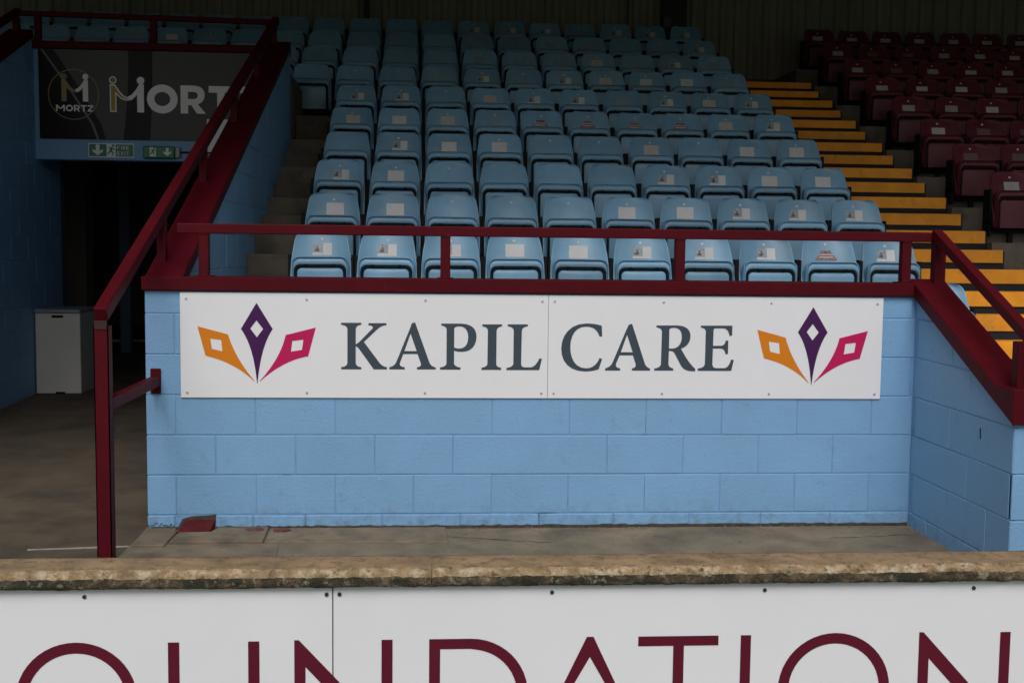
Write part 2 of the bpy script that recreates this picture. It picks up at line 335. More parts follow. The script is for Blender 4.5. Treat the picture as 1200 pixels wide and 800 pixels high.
# ------------------------------------------------------------------ block walls
def block_mesh(L, Hh, D, b=0.0035):
    mb = MB(); mb.box(0, L, 0, D, 0, Hh); return mb.mesh('block', bevel=b, seg=2)
CACHE = {}
def facing_blocks(parent, origin, ux, nrm, length, z0, courses, clip=None, off=0.0, first_h=None, L=0.44, Hc=0.225, J=0.007, m='blue_block', depth=0.05, seed=1, merge=0.0):
    """single blocks on a wall face: ux runs along the face, nrm points out of it"""
    rr = random.Random(seed); o = Vector(origin); ux = Vector(ux); nrm = Vector(nrm)
    rot = Matrix((ux, -nrm, Vector((0, 0, 1)))).transposed().to_4x4()
    for c in range(courses):
        za = z0 + c * Hc; x = -((c % 2) * 0.5 * L + off) % L - L
        while x < length - 0.02:
            st_ = 2 * L if rr.random() < merge else L
            a, b_ = max(0, x), min(length, x + st_); x += st_
            if b_ - a < 0.05: continue
            w_ = b_ - a - rr.choice((0.002, 0.003, 0.004, 0.006)); h_ = Hc - rr.choice((0.004, 0.005, 0.006))
            def top(u):
                if clip is None: return 1e9
                return clip(o + ux * u)
            t0, t1 = top(a), top(b_ - J)
            pr = rr.uniform(0.0, 0.0022)
            if max(t0, t1) < za + 0.03: continue
            if min(t0, t1) >= za + h_:
                key = (round(w_, 3), round(h_, 3), depth)
                if key not in CACHE: CACHE[key] = block_mesh(w_, h_, depth)
                me = CACHE[key]
            else:
                zt0, zt1 = t0 - za, t1 - za
                poly = [(0, 0), (w_, 0)]
                def lerpx(zv): return w_ * (zv - zt0) / (zt1 - zt0)
                if zt1 >= h_:
                    poly += [(w_, h_), (lerpx(h_), h_)]
                    poly += [(0, zt0)] if zt0 > 0.005 else []
                    if zt0 <= 0.005: poly = [(max(0, lerpx(0)), 0)] + poly[1:]
                elif zt0 >= h_:
                    if zt1 <= 0.005: poly = [(0, 0), (lerpx(0), 0)]
                    else: poly += [(w_, zt1)]
                    poly += [(lerpx(h_), h_), (0, h_)]
                else:
                    if zt0 <= 0.005: poly = [(lerpx(0), 0), (w_, 0), (w_, zt1)]
                    elif zt1 <= 0.005: poly = [(0, 0), (lerpx(0), 0), (0, zt0)]
                    else: poly += [(w_, zt1), (0, zt0)]
                mb = MB(); mb.prism(poly, 'y', 0, depth); me = mb.mesh('block', bevel=0.004)
            ob = link('block', me, m, parent)
            p = o + ux * a + nrm * (0.0022 + pr)
            pm_ = parent.matrix_world
            ob.matrix_local = Matrix.Translation(Vector((p.x, p.y, za)) - Vector(parent.location)) @ rot

# front wall of the box
fwall = empty('block_wall', (0.49, 0.1, 0), 'sky blue painted block wall under the white panel with slate lettering', 'wall')
def child(o, parent): o.parent = parent; o.matrix_parent_inverse = Matrix.Translation(-Vector(parent.location)); return o
c = MB(); c.box(XL0 + 0.004, XW + 0.2, 0.0, 0.2, -0.05, 1.335)
child(c.build('mortar_core', 'blue_mortar'), fwall)
facing_blocks(fwall, (XL0, 0, 0), (1, 0, 0), (0, -1, 0), XW - XL0, 0.085, 6, off=0.28, clip=lambda p: 1.334, seed=3, merge=0.22)
# bottom course: split, chipped along the ground
rr = random.Random(5); x = XL0
for wdt in (0.155, None, 0.21, 0.29, 0.43, 0.44, 0.45, 0.43, 0.44, 0.42, 0.41, 0.48):
    if wdt is None: x += 0.22; continue
    x1 = min(x + wdt, XW)
    n = 14; lo = [(x + (x1 - x - 0.006) * k / n, 0.014 + 0.012 * noise.noise((x * 3 + k * 0.5, 2, 1)) + rr.uniform(-.004, .004)) for k in range(n + 1)]
    if wdt == 0.155: lo = [(p[0], p[1] + 0.01 + rr.uniform(-.006, .012)) for p in lo]
    top_ = [(x1 - 0.006, 0.079 + rr.uniform(-.003, 0)), (x, 0.079 + rr.uniform(-.003, 0))]
    b = MB(); b.prism(lo + top_, 'y', -0.008 + rr.uniform(-.003, .002), 0.05)
    child(b.build('block', 'blue_block', bevel=0.003), fwall); x = x1
b = MB(); b.prism([(-1.53, 0.0), (-1.32, 0.0), (-1.315, 0.084), (-1.36, 0.079), (-1.45, 0.074), (-1.50, 0.06)], 'y', -0.006, 0.03); child(b.build('broken_patch', 'brickdust'), fwall)
b = MB(); b.box(XL0 + 0.01, XW, -0.003, 0.05, -0.02, 0.06); child(b.build('footing', 'blue_mortar'), fwall)
n = 260; lo = []
for k in range(n + 1):
    xx = XL0 + 0.02 + (XW - XL0 - 0.03) * k / n; lo.append((xx, -0.012 - 0.010 * abs(noise.noise((xx * 6, 0.3, 4))) - rr.uniform(0, .004)))
b = MB(); b.prism(lo + [(XW, 0.02), (XL0 + 0.02, 0.02)], 'z', -0.01, 0.016); child(b.build('mortar_edge', 'brickdust'), fwall)
# steel channel coping on it
cp = MB(); cp.box(XL0 - 0.012, XW + 0.03, -0.028, 0.215, 1.336, 1.412)
child(cp.build('coping', 'maroon', bevel=0.004), fwall)

# right wing wall, sloping down toward the walkway, and the wall it ends in
rw = empty('block_wall', (XW + 0.1, -0.6, 0), 'sky blue side wall with maroon coping sloping down at right', 'wall')
c = MB(); c.prism([(0.0, -0.05), (YE + 0.008, -0.05), (YE + 0.008, slope_right(YE)), (0.0, slope_right(0))], 'x', XW + 0.0, XW + 0.2)
child(c.build('mortar_core', 'blue_mortar'), rw)
facing_blocks(rw, (XW, YE, 0), (0, 1, 0), (-1, 0, 0), -YE - 0.012, 0.085, 6, clip=lambda p: slope_right(p.y) - 0.004, off=0.20, seed=8)
facing_blocks(rw, (XW, YE, 0), (0, 1, 0), (-1, 0, 0), -YE - 0.012, -0.14, 1, clip=lambda p: 0.079, off=0.4, seed=9)
sc = MB()
ya, yb = 0.03, YE - 0.03
ye_ = (0.945 - 0.088 - 1.337) / 0.472
sc.prism([(ya, slope_right(ya) + 0.003), (yb, slope_right(yb) + 0.003), (yb, 0.945), (ye_, 0.945), (ya, slope_right(ya) + 0.088)], 'x', XW - 0.028, XW + 0.17)
child(sc.build('coping', 'maroon', bevel=0.004), rw)
sm = MB(); sm.prism([(-0.846, 0.655), (-0.842, 0.652), (-0.834, 0.70), (-0.840, 0.706)], 'x', XW - 0.0062, XW - 0.003)
child(sm.build('scuff', 'black'), rw)
ew = empty('block_wall', (3.5, YE, 0), 'sky blue block wall end facing out at right edge', 'wall')
c = MB(); c.box(XW + 0.02, 9.0, YE + 0.0, YE + 0.2, -0.05, 0.80)
child(c.build('mortar_core', 'blue_mortar'), ew)
facing_blocks(ew, (XW, YE, 0), (1, 0, 0), (0, -1, 0), 3.6, 0.085, 4, clip=lambda p: 0.80, off=0.1, seed=4)
facing_blocks(ew, (XW, YE, 0), (1, 0, 0), (0, -1, 0), 3.6, -0.14, 1, clip=lambda p: 0.079, off=0.33, seed=6)
e = MB(); e.box(XW + 0.171, 9.0, YE - 0.028, YE + 0.215, 0.79, 0.943)
child(e.build('coping', 'maroon', bevel=0.004), ew)

# left wall between passage and stairs
lw = empty('block_wall', ((XL0 + XL1) / 2, 2.6, 0), 'blue sloping wall with broad maroon coping between passage and concrete stairs', 'wall')
c = MB(); c.prism([(0.205, -0.05), (5.0, -0.05), (5.0, slope_left(5.0)), (0.205, slope_left(0.205))], 'x', XL0 + 0.008, XL1)
child(c.build('mortar_core', 'blue_mortar'), lw)
facing_blocks(lw, (XL1, 0.21, 0), (0, 1, 0), (1, 0, 0), 5.0 - 0.21, 0.085, 16, clip=lambda p: slope_left(p.y) - 0.004, off=0.1, seed=12)
c = MB()
ya, yb = 0.0, 4.95
c.prism([(ya, slope_left(ya) + 0.003), (yb, slope_left(yb) + 0.003), (yb, slope_left(yb) + 0.083), (ya, slope_left(ya) + 0.083)], 'x', XL0 + 0.0, XL1 + 0.014)
child(c.build('coping', 'maroon', bevel=0.004), lw)

# far wall of the passage
vw = empty('block_wall', (XV - 0.1, 3.5, 0), 'dim blue block wall on far left side of passage', 'wall')
c = MB(); c.prism([(0.3, -0.05), (5.95, -0.05), (5.95, 2.45), (YS + 0.2, 2.45), (YS + 0.2, slope_left(YS)), (YS, slope_left(YS)), (0.3, slope_left(0.3))], 'x', XV - 0.2, XV)
child(c.build('mortar_core', 'blue_mortar'), vw)
facing_blocks(vw, (XV, 2.6, 0), (0, 1, 0), (1, 0, 0), 5.95 - 2.6, 0.085, 16, clip=lambda p: (slope_left(min(p.y, YS)) - 0.004) if p.y < YS + 0.1 else 2.44, off=0.3, seed=14)
c = MB(); yb = YS - 0.02; ya = 0.3
c.prism([(ya, slope_left(ya) + 0.003), (yb, slope_left(yb) + 0.003), (yb, slope_left(yb) + 0.083), (ya, slope_left(ya) + 0.083)], 'x', XV - 0.215, XV + 0.014)
child(c.build('coping', 'maroon', bevel=0.004), vw)

# lintel wall over the passage, with maroon beam on top
lt = empty('lintel_wall', (-2.85, YS, 2.4), 'blue lintel over the dark passage opening below the black sign', 'wall')
c = MB(); c.box(XV + 0.002, XL0 - 0.002, YS, YS + 0.2, 2.405, 3.47); child(c.build('lintel', 'blue_block', bevel=0.006), lt)
c = MB(); c.box(XV - 0.16, XL0 + 0.15, YS - 0.03, YS + 0.22, 3.473, 3.545); child(c.build('coping', 'maroon', bevel=0.004), lt)

# inside the passage
tn = empty('passage', (-3.0, 8, 0.15), 'dark walled passage under the seats at left', 'passage')
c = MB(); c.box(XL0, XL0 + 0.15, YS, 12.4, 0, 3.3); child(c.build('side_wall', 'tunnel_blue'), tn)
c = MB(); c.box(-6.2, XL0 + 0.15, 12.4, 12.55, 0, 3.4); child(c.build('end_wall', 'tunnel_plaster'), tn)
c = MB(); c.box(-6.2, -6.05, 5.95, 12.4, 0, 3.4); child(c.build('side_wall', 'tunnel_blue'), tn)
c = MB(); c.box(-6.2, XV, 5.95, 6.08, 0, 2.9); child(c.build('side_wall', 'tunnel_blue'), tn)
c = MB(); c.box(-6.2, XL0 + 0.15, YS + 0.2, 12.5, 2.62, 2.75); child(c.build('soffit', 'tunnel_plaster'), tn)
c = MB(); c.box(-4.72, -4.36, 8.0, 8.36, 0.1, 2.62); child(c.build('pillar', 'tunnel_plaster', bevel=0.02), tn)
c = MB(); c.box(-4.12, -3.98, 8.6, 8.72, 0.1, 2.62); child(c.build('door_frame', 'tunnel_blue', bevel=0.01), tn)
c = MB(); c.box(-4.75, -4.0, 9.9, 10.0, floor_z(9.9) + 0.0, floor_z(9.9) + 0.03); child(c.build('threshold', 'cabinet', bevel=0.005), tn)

# ------------------------------------------------------------------ cladding back wall, unseen roof
bw = tag(empty('back_wall', (1.5, Y_BACK, 3.5)), 'dark olive corrugated cladding wall behind the top row of seats', 'wall')
prof = []; x = 0
for k in range(5): prof += [(x, 0.0), (x + 0.085, 0.0), (x + 0.11, -0.035), (x + 0.175, -0.035)]; x += 0.2
prof.append((1.0, 0.0))
cm = MB(); n = len(prof)
cm.add([(px, py, 3.3) for px, py in prof] + [(px, py, 6.6) for px, py in prof], [(i, i + 1, n + i + 1, n + i) for i in range(n - 1)])
cme = bpy.data.meshes.new('cladding_sheet'); cme.from_pydata(cm.v, [], cm.f); cme.materials.append(M['cladding']); cme.update()
for k in range(25):
    o = link('cladding_sheet', cme, None, bw); o.location = (-11.5 + k - 1.5, 0.08 + (k % 2) * 0.002, -3.5)
c = MB(); c.box(-11.5, 13.5, Y_BACK + 0.12, Y_BACK + 0.2, 3.2, 6.6); child(c.build('backing', 'steel_dark'), bw)
c = MB(); c.box(-11.5, 13.5, Y_BACK - 0.02, Y_BACK + 0.04, 3.87, 3.93); child(c.build('kick_rail', 'concrete'), bw)
for px, hw, nm, lab in ((-1.0, 0.035, 'steel_column', 'thin dark steel column on cladding behind the blue seats'), (3.14, 0.17, 'steel_column', 'wide dark steel column on the cladding near top of the yellow steps')):
    c = MB(); yf = Y_BACK - 0.06
    c.box(px - hw, px + hw, yf - 0.012, yf, 3.6, 6.4); c.box(px - 0.012, px + 0.012, yf, yf + 0.1, 3.6, 6.4); c.box(px - hw, px + hw, yf + 0.1, yf + 0.112, 3.6, 6.4)
    tag(c.build(nm, 'steel_dark'), lab, 'column')
c = MB(); c.tube([(2.51, Y_BACK - 0.02, 3.9), (2.51, Y_BACK - 0.02, 6.3)], 0.015); tag(c.build('conduit', 'zinc'), 'thin pale conduit running up the cladding wall', 'conduit')
c = MB(); c.box(2.98, 3.08, Y_BACK - 0.14, Y_BACK - 0.075, 4.56, 4.72); tag(c.build('junction_box', 'zinc', bevel=0.008), 'small grey junction box on the dark column by cladding', 'box')
ROOF_Y, ROOF_Z = -1.2, 5.2  # roof out of view; front edge and height placed to shade the rows
rf = empty('unseen_stand_roof', (1, 5, 6), 'unseen sheet roof over the stand, placed to shade the seats', 'roof')
c = MB(); c.prism([(ROOF_Y, ROOF_Z), (Y_BACK + 0.4, 6.2), (Y_BACK + 0.4, 6.3), (ROOF_Y, ROOF_Z + 0.1)], 'x', -14, 15); child(c.build('roof_sheet', 'roof'), rf)
c = MB(); c.box(-14, 15, ROOF_Y - 0.06, ROOF_Y - 0.01, ROOF_Z - 0.35, ROOF_Z + 0.2); child(c.build('fascia', 'maroon'), rf)
for xe in (-13.9, 14.8):
    c = MB(); c.box(xe, xe + 0.1, 0.4, Y_BACK + 0.3, -0.3, 5.1); child(c.build('end_wall', 'cladding'), rf)

# ------------------------------------------------------------------ seats
def hwid(t):                                             # half width of the back at height t above its bottom (0..0.5)
    H = 0.50
    base = 0.213 - 0.036 * max(0, (t - 0.26) / 0.24) ** 1.3
    r = 0.055
    if t > H - r: base += -r + math.sqrt(max(0, r * r - (t - (H - r)) ** 2))
    return base
def back_pt(u, t, off=0.0):
    w_ = hwid(t); xx = u * w_
    y = 0.095 + 0.30 * max(0, t - 0.1) + 0.10 * max(0, t - 0.40) - 0.055 * abs(u) ** 2.6 - 0.02 * (1 - min(1, t / 0.2))
    return (xx, y - off, 0.135 + t)
def seat_meshes(mname):
    R = {}
    ts = [0, 0.1, 0.2, 0.28, 0.33, 0.37, 0.41, 0.44, 0.455, 0.47, 0.482, 0.491, 0.497, 0.4995]
    us = [-1, -0.96, -0.88, -0.75, -0.5, -0.25, 0, 0.25, 0.5, 0.75, 0.88, 0.96, 1]
    mb = MB(); nu = len(us); nt_ = len(ts)
    fr = [back_pt(u, t) for t in ts for u in us]
    bk = []
    for t in ts:
        for u in us:
            p = back_pt(u * 0.985, t); bk.append((p[0], p[1] + 0.022, p[2] - 0.004 * (t > 0.4)))
    fs = []
    for j in range(nt_ - 1):
        for i in range(nu - 1):
            a = j * nu + i; fs.append((a, a + 1, a + nu + 1, a + nu)); b_ = a + nu * nt_; fs.append((b_, b_ + nu, b_ + nu + 1, b_ + 1))
    N = nu * nt_
    for j in range(nt_ - 1):
        for i in (0, nu - 1):
            a = j * nu + i; fs.append((a, a + nu, a + nu + N, a + N) if i == 0 else (a, a + N, a + nu + N, a + nu))
    for i in range(nu - 1):
        a = (nt_ - 1) * nu + i; fs.append((a, a + 1, a + 1 + N, a + N)); fs.append((i, i + N, i + 1 + N, i + 1))
    mb.add(fr + bk, fs); R['backrest'] = mb.mesh('backrest', smooth=True)
    # folded pan: arch outlines at different insets
    def arch(ds, dt, r, zb=0.135):
        a = 0.197 - ds; zt = SEAT_H - dt; pts = [(-a, zb)]
        pts.append((-a, (zb + zt) / 2))
        for k in range(7):
            an = math.pi - k * math.pi / 12; pts.append((-a + r + r * math.cos(an), zt - r + r * math.sin(an)))
        pts += [(-a / 2, zt), (0, zt), (a / 2, zt)]
        for k in range(7):
            an = math.pi / 2 - k * math.pi / 12; pts.append((a - r + r * math.cos(an), zt - r + r * math.sin(an)))
        pts += [(a, (zb + zt) / 2), (a, zb)]
        return pts
    def tilt(p, y): return (p[0], y + 0.10 * (SEAT_H - p[1]) * 0.25, p[1])
    mb = MB()
    loops = [(0.0, 0.002, 0.05, 0.055), (0.0, 0.0, 0.05, 0.016), (0.002, 0.002, 0.05, 0.012), (0.004, 0.0045, 0.05, 0.012), (0.0045, 0.005, 0.05, 0.040), (0.009, 0.0165, 0.048, 0.040), (0.0095, 0.0170, 0.048, 0.006), (0.011, 0.0215, 0.047, 0.001), (0.0125, 0.046, 0.046, 0.0), (0.0135, 0.056, 0.045, 0.004), (0.014, 0.058, 0.045, 0.034), (0.036, 0.080, 0.035, 0.034), (0.037, 0.082, 0.034, 0.014), (0.043, 0.088, 0.030, 0.009)]
    P = [[tilt(p, y) for p in arch(ds, dt, r)] for ds, dt, r, y in loops]
    na = len(P[0]); vs = [p for l_ in P for p in l_]; fs = []
    for k in range(len(P) - 1):
        for i in range(na - 1): a = k * na + i; fs.append((a, a + 1, a + 1 + na, a + na))
    last = (len(P) - 1) * na; half = na // 2
    for i in range(half): fs.append((last + i, last + i + 1, last + na - 2 - i, last + na - 1 - i)) if i < half - 0 and last + i + 1 != last + na - 2 - i else fs.append((last + i, last + i + 1, last + na - 1 - i))
    mb.add(vs, fs)
    me = mb.mesh('seat_pan', smooth=True); R['seat_pan'] = me
    # black tube standing in for the dark recess between rim and panel
    mb = MB(); pts = [tilt(p, 0.022) for p in arch(0.025, 0.069, 0.040, 0.11)]
    mb.tube(pts, 0.0115, 6)
    for sx in (-0.095, 0.095): mb.box(sx - 0.006, sx + 0.006, 0.004, 0.03, SEAT_H - 0.074, SEAT_H - 0.046)
    for sx in (-0.095, 0.095): mb.box(sx - 0.016, sx + 0.016, 0.010, 0.03, SEAT_H - 0.062, SEAT_H - 0.054)
    R['recess_arch'] = mb.mesh('recess_arch', smooth=True)
    mb = MB()
    for sx in (-1, 1):
        mb.box(sx * 0.222 - 0.007, sx * 0.222 + 0.007, 0.07, 0.20, 0.06, 0.47); mb.box(sx * 0.219 - 0.010, sx * 0.219 + 0.010, 0.03, 0.20, 0.17, 0.215)
    mb.box(-0.23, 0.23, 0.135, 0.175, 0.0, 0.12) if False else mb.box(-0.236, 0.236, 0.14, 0.17, 0.10, 0.14)
    mb.box(-0.02, 0.02, 0.14, 0.17, 0.0, 0.10)
    R['bracket'] = mb.mesh('bracket')
    for me in (R['backrest'], R['seat_pan']): me.materials.append(M[mname])
    R['recess_arch'].materials.append(M['black']); R['bracket'].materials.append(M['black'])
    return R
def on_back(x, z, off=0.002):
    t = z - 0.135; u = x / hwid(t); return back_pt(u, t, off)
def patch(mb, x0, x1, z0, z1, mi, off=0.002, nx=3, nz_=2):
    vs = [on_back(x0 + (x1 - x0) * i / nx, z0 + (z1 - z0) * j / nz_, off) for j in range(nz_ + 1) for i in range(nx + 1)]
    mb.add(vs, [(j * (nx + 1) + i, j * (nx + 1) + i + 1, (j + 1) * (nx + 1) + i + 1, (j + 1) * (nx + 1) + i) for j in range(nz_) for i in range(nx)], mi)
def raw(mb, name, mats):
    me = bpy.data.meshes.new(name); me.from_pydata(mb.v, [], mb.f); me.polygons.foreach_set('material_index', mb.mi)
    for k in mats: me.materials.append(M[k])
    me.update(); return me
ZS = SEAT_H + 0.005
STK = {}
for key, m in (('A', 'st_white'), ('Y', 'st_cream'), ('F', 'st_faded'), ('G', 'st_grey'), ('H', 'st_dull')):
    mb = MB(); patch(mb, -0.064, 0.072, ZS, ZS + (0.092 if key in 'AYF' else 0.075), 0); STK[key] = raw(mb, 'sticker', [m])
mb = MB(); patch(mb, 0.012, 0.074, ZS + 0.002, ZS + 0.088, 0); patch(mb, -0.064, 0.010, ZS + 0.002, ZS + 0.020, 0); patch(mb, -0.058, 0.008, ZS + 0.022, ZS + 0.085, 1)
for (xa, za, xb, zb2) in ((-0.046, 0.030, -0.016, 0.046), (-0.034, 0.046, -0.022, 0.066)): patch(mb, xa, xb, ZS + za, ZS + zb2, 2, 0.003, 1, 1)
STK['B'] = raw(mb, 'sticker', ['st_white', 'st_art', 'st_ink'])
mb = MB()
for j in range(4):
    a = 0.085 - 0.014 * j; patch(mb, -a, a - 0.01, ZS + 0.018 * j, ZS + 0.018 * j + 0.0175, 1)
patch(mb, -0.055, 0.045, ZS + 0.020, ZS + 0.027, 0, 0.003, 2, 1); patch(mb, -0.06, 0.05, ZS + 0.040, ZS + 0.046, 0, 0.003, 2, 1)
STK['C'] = raw(mb, 'sticker', ['st_white', 'st_pink'])
STK['P'] = STK['A']
mb = MB(); vs = [on_back(0.0 + 0.011 * math.cos(t * math.pi / 5), ZS + 0.118 + 0.009 * math.sin(t * math.pi / 5), 0.0025) for t in range(10)]
mb.add(vs, [tuple(range(10))]); DISC = raw(mb, 'number_disc', ['st_white'])
SEATS = {'blue': seat_meshes('seat_blue'), 'claret': seat_meshes('seat_claret')}
def make_seat(colr, x, i, stick, disc, label, group):
    t = empty('folding_seat', (x, row_y(i), tread(i) + 0.0), label, 'seat', group)
    pt = {}
    for nm, par in (('backrest', None), ('seat_pan', None), ('recess_arch', 'seat_pan'), ('bracket', None)):
        o = pt[nm] = bpy.data.objects.new(nm, SEATS[colr][nm]); COL.objects.link(o); o.parent = pt[par] if par else t
    if stick in STK:
        o = bpy.data.objects.new('sticker', STK[stick]); COL.objects.link(o); o.parent = pt['backrest']
        o.location = (random.uniform(-.01, .01), 0, random.uniform(0, .004))
    if disc:
        o = bpy.data.objects.new('number_disc', DISC); COL.objects.link(o); o.parent = pt['backrest']
    t.rotation_euler = (random.uniform(-.02, .02), random.uniform(-.008, .008), random.uniform(-.025, .025)); pt['seat_pan'].rotation_euler = (random.uniform(-.03, .03), 0, 0)
    return t
ORD = ['zeroth', 'first', 'second', 'third', 'fourth', 'fifth', 'sixth', 'seventh', 'eighth', 'ninth', 'tenth', 'eleventh', 'twelfth']
#        one letter per seat from the left: A white, Y cream, F faded, B picture and white, C pinkish, d number only, - bare
ROWS = {1: 'BBBAABBBCB', 2: 'AAdddAABBB', 3: 'BAd---BBAA', 4: '-BAAddYdAA', 5: 'YAYFCCCCYB', 6: 'BBdYBBFBYB', 7: 'ddFBFBYAAF', 8: '---FFFYFBF', 9: '---F-FF-FB', 10: '---BBBFBBB'}
STW = {'A': 'with plain white sticker', 'Y': 'with cream sticker', 'F': 'with faded sticker', 'B': 'with picture sticker', 'C': 'with pinkish sticker', 'd': 'without sticker', '-': 'without sticker'}
for i in range(1, 11):
    for c_, s in enumerate(ROWS[i]):
        nth = 10 - c_
        rw_ = 'front row' if i == 1 else ('back row' if i == 10 else ORD[i] + ' row')
        lab = f'blue seat {STW[s]}, {rw_}, {ORD[nth]} from the yellow steps'
        make_seat('blue', X0 + DX[i] + S * c_, i, s, s not in '-' and not (s in 'AYF' and (c_ + i) % 3 == 0), lab, 'blue folding seats in the main block')
make_seat('blue', X0 + DX[7] - S, 7, '-', True, 'folded blue seat with its underside showing at top of the concrete stairs', 'blue folding seats in the main block')
make_seat('blue', X0 + DX[8] - S, 8, '-', False, 'blue seat behind the one standing at the top of concrete stairs', 'blue folding seats in the main block')
make_seat('blue', X0 + DX[8] - 2 * S, 8, '-', False, 'blue seat half hidden behind upper end of the sloping maroon coping', 'blue folding seats in the main block')
for i in (9, 10):
    for k in range(1, 10):
        s = 'A' if (i, k) in ((9, 5), ) else ('F' if (i, k) in ((9, 4), (9, 6)) else '-')
        rw_ = 'back row' if i == 10 else 'second row from the back'
        lab = f'blue seat in {rw_}, {ORD[k]} left of main block' if k > 1 else f'blue seat in {rw_}, first left of main block'
        if k > 2: lab = f'blue seat behind red rail above dark sign, {rw_}, {ORD[10 - k]} from left'
        make_seat('blue', X0 + DX[i] - S * k, i, s, k % 2 == 0, lab, 'blue folding seats above the passage')
make_seat('blue', X0 + DX[8] - 9 * S, 8, '-', False, 'blue seat at far left edge below the slanting rail', 'blue folding seats above the passage')
for i in (0, -1):
    t = make_seat('blue', X0 + S * 9 + 0.055, i, '-', False, 'pale blue seat back showing just above the sloping maroon coping' if i == 0 else 'lowest blue seat showing behind the short maroon post at right', 'blue folding seats in the main block')
for i, nseat in ((10, 7), (9, 6), (8, 5), (7, 4), (6, 4), (5, 3), (4, 2), (3, 1)):
    for k in range(nseat):
        fb = 11 - i
        rw_ = 'back row' if fb == 1 else ORD[fb] + ' row from the back'
        s = 'G' if random.random() < 0.8 else 'H'
        make_seat('claret', 4.945 + S * k, i, s, True, f'folded claret seat, {rw_}, {ORD[k + 1]} right of yellow steps', 'claret folding seats')

# ------------------------------------------------------------------ rails
RB = 0.055
def bars(name, segs, parent, w=RB, bev=0.005, upv=(0, 0, 1)):
    for p, q in segs:
        mb = MB(); d = Vector(q) - Vector(p)
        mb.beam(p, q, w, w, upv=(0, 1, 0) if abs(d.normalized().z) > 0.9 else (0, 0, 1)); child(mb.build(name, 'maroon', bevel=bev, seg=2), parent)
fr_ = empty('guard_rail', (0.6, 0.06, 1.41), 'maroon square tube rail along top of wall above the white panel', 'rail')
zt = 1.677; xe = XW + 0.10
bars('top_bar', [((-1.512, 0.02, zt), (xe, 0.02, zt))], fr_)
for px in (-1.369, -0.041, 1.287, 2.603): bars('post', [((px, 0.02, 1.41), (px, 0.02, zt - RB / 2))], fr_)
bars('post', [((xe + 0.02, 0.0, 1.40), (xe + 0.02, 0.0, zt + 0.02))], fr_, w=0.065)
zr = lambda y: 1.69 + 0.47 * (y + 0.02)
bars('sloping_bar', [((xe, 0.0, zr(0.0)), (xe, YE - 0.25, zr(YE - 0.25)))], fr_)
bars('post', [((xe - 0.04, YE + 0.08, 0.94), (xe - 0.04, YE + 0.08, zr(YE + 0.08) - 0.02))], fr_, w=0.065)
for px in (-1.369, -0.041, 1.287, 2.603):
    mb = MB(); mb.box(px - 0.045, px + 0.045, -0.015, 0.075, 1.412, 1.420); child(mb.build('base_plate', 'maroon', bevel=0.002), fr_)
    mb = MB(); mb.tube([(px - 0.028, -0.008, 1.422), (px, -0.0095, 1.423), (px + 0.028, -0.008, 1.422)], 0.005, 6); child(mb.build('weld', 'maroon', smooth=True), fr_)
    mb = MB(); mb.tube([(px - 0.028, -0.006, zt - RB / 2 - 0.002), (px, -0.0075, zt - RB / 2 - 0.003), (px + 0.028, -0.006, zt - RB / 2 - 0.002)], 0.004, 6); child(mb.build('weld', 'maroon', smooth=True), fr_)

hr = empty('hand_rail', (-1.652, -0.95, 0), 'maroon handrail climbing from a tall post along the passage wall', 'rail')
px, py = -1.652, -0.95
zh = lambda y: 1.257 + 0.417 * (y + 0.983)
wp = 0.068; t_ = 0.005; h = wp / 2
mb = MB()                                                # open-topped square post
for a in ((px - h, px - h + t_, py - h, py + h), (px + h - t_, px + h, py - h, py + h), (px - h, px + h, py - h, py - h + t_), (px - h, px + h, py + h - t_, py + h)):
    mb.box(a[0], a[1], a[2], a[3], -0.02, 1.205)
child(mb.build('post', 'maroon'), hr)
mb = MB(); mb.beam((px, py - 0.03, zh(py - 0.03)), (-1.635, 5.02, zh(5.02)), 0.062, 0.066); child(mb.build('sloping_bar', 'maroon', bevel=0.006, seg=2), hr)
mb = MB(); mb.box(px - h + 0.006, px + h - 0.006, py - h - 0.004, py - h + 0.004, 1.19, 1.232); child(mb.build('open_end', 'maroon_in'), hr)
for yy in (0.2, 1.4, 2.62, 3.79, 4.9):
    bars('post', [((-1.638, yy, slope_left(yy) + 0.06), (-1.638, yy, zh(yy) - 0.02))], hr, w=0.05)
mb = MB(); mb.beam((px, py, 0.828), (-1.634, -0.02, 0.835), 0.05, 0.055); child(mb.build('stub_bar', 'maroon', bevel=0.004), hr)
mb = MB(); mb.box(-1.662, -1.606, -0.018, -0.006, 0.765, 0.905); child(mb.build('wall_plate', 'maroon', bevel=0.003), hr)

ur = empty('guard_rail', (-2.85, YS + 0.05, 3.54), 'maroon rail on top of the lintel above the dark sign', 'rail')
bars('top_bar', [((-4.16, YS + 0.05, 3.815), (-1.70, YS + 0.05, 3.785))], ur, w=0.05)
for xx in (-3.96, -2.854, -1.73): bars('post', [((xx, YS + 0.05, 3.54), (xx, YS + 0.05, 3.79))], ur, w=0.06)
lr = empty('hand_rail', (-4.1, 4.5, 3.3), 'maroon slanting rail on the far passage wall at top left', 'rail')
bars('sloping_bar', [((-4.15, YS + 0.05, 3.83), (-4.15, 1.0, 3.83 - 0.43 * 4.25))], lr, w=0.06)
for yy in (5.12, 4.0, 2.8): bars('post', [((-4.12, yy, slope_left(yy) + 0.05), (-4.12, yy, 3.83 - 0.43 * (5.25 - yy) - 0.02))], lr, w=0.06)

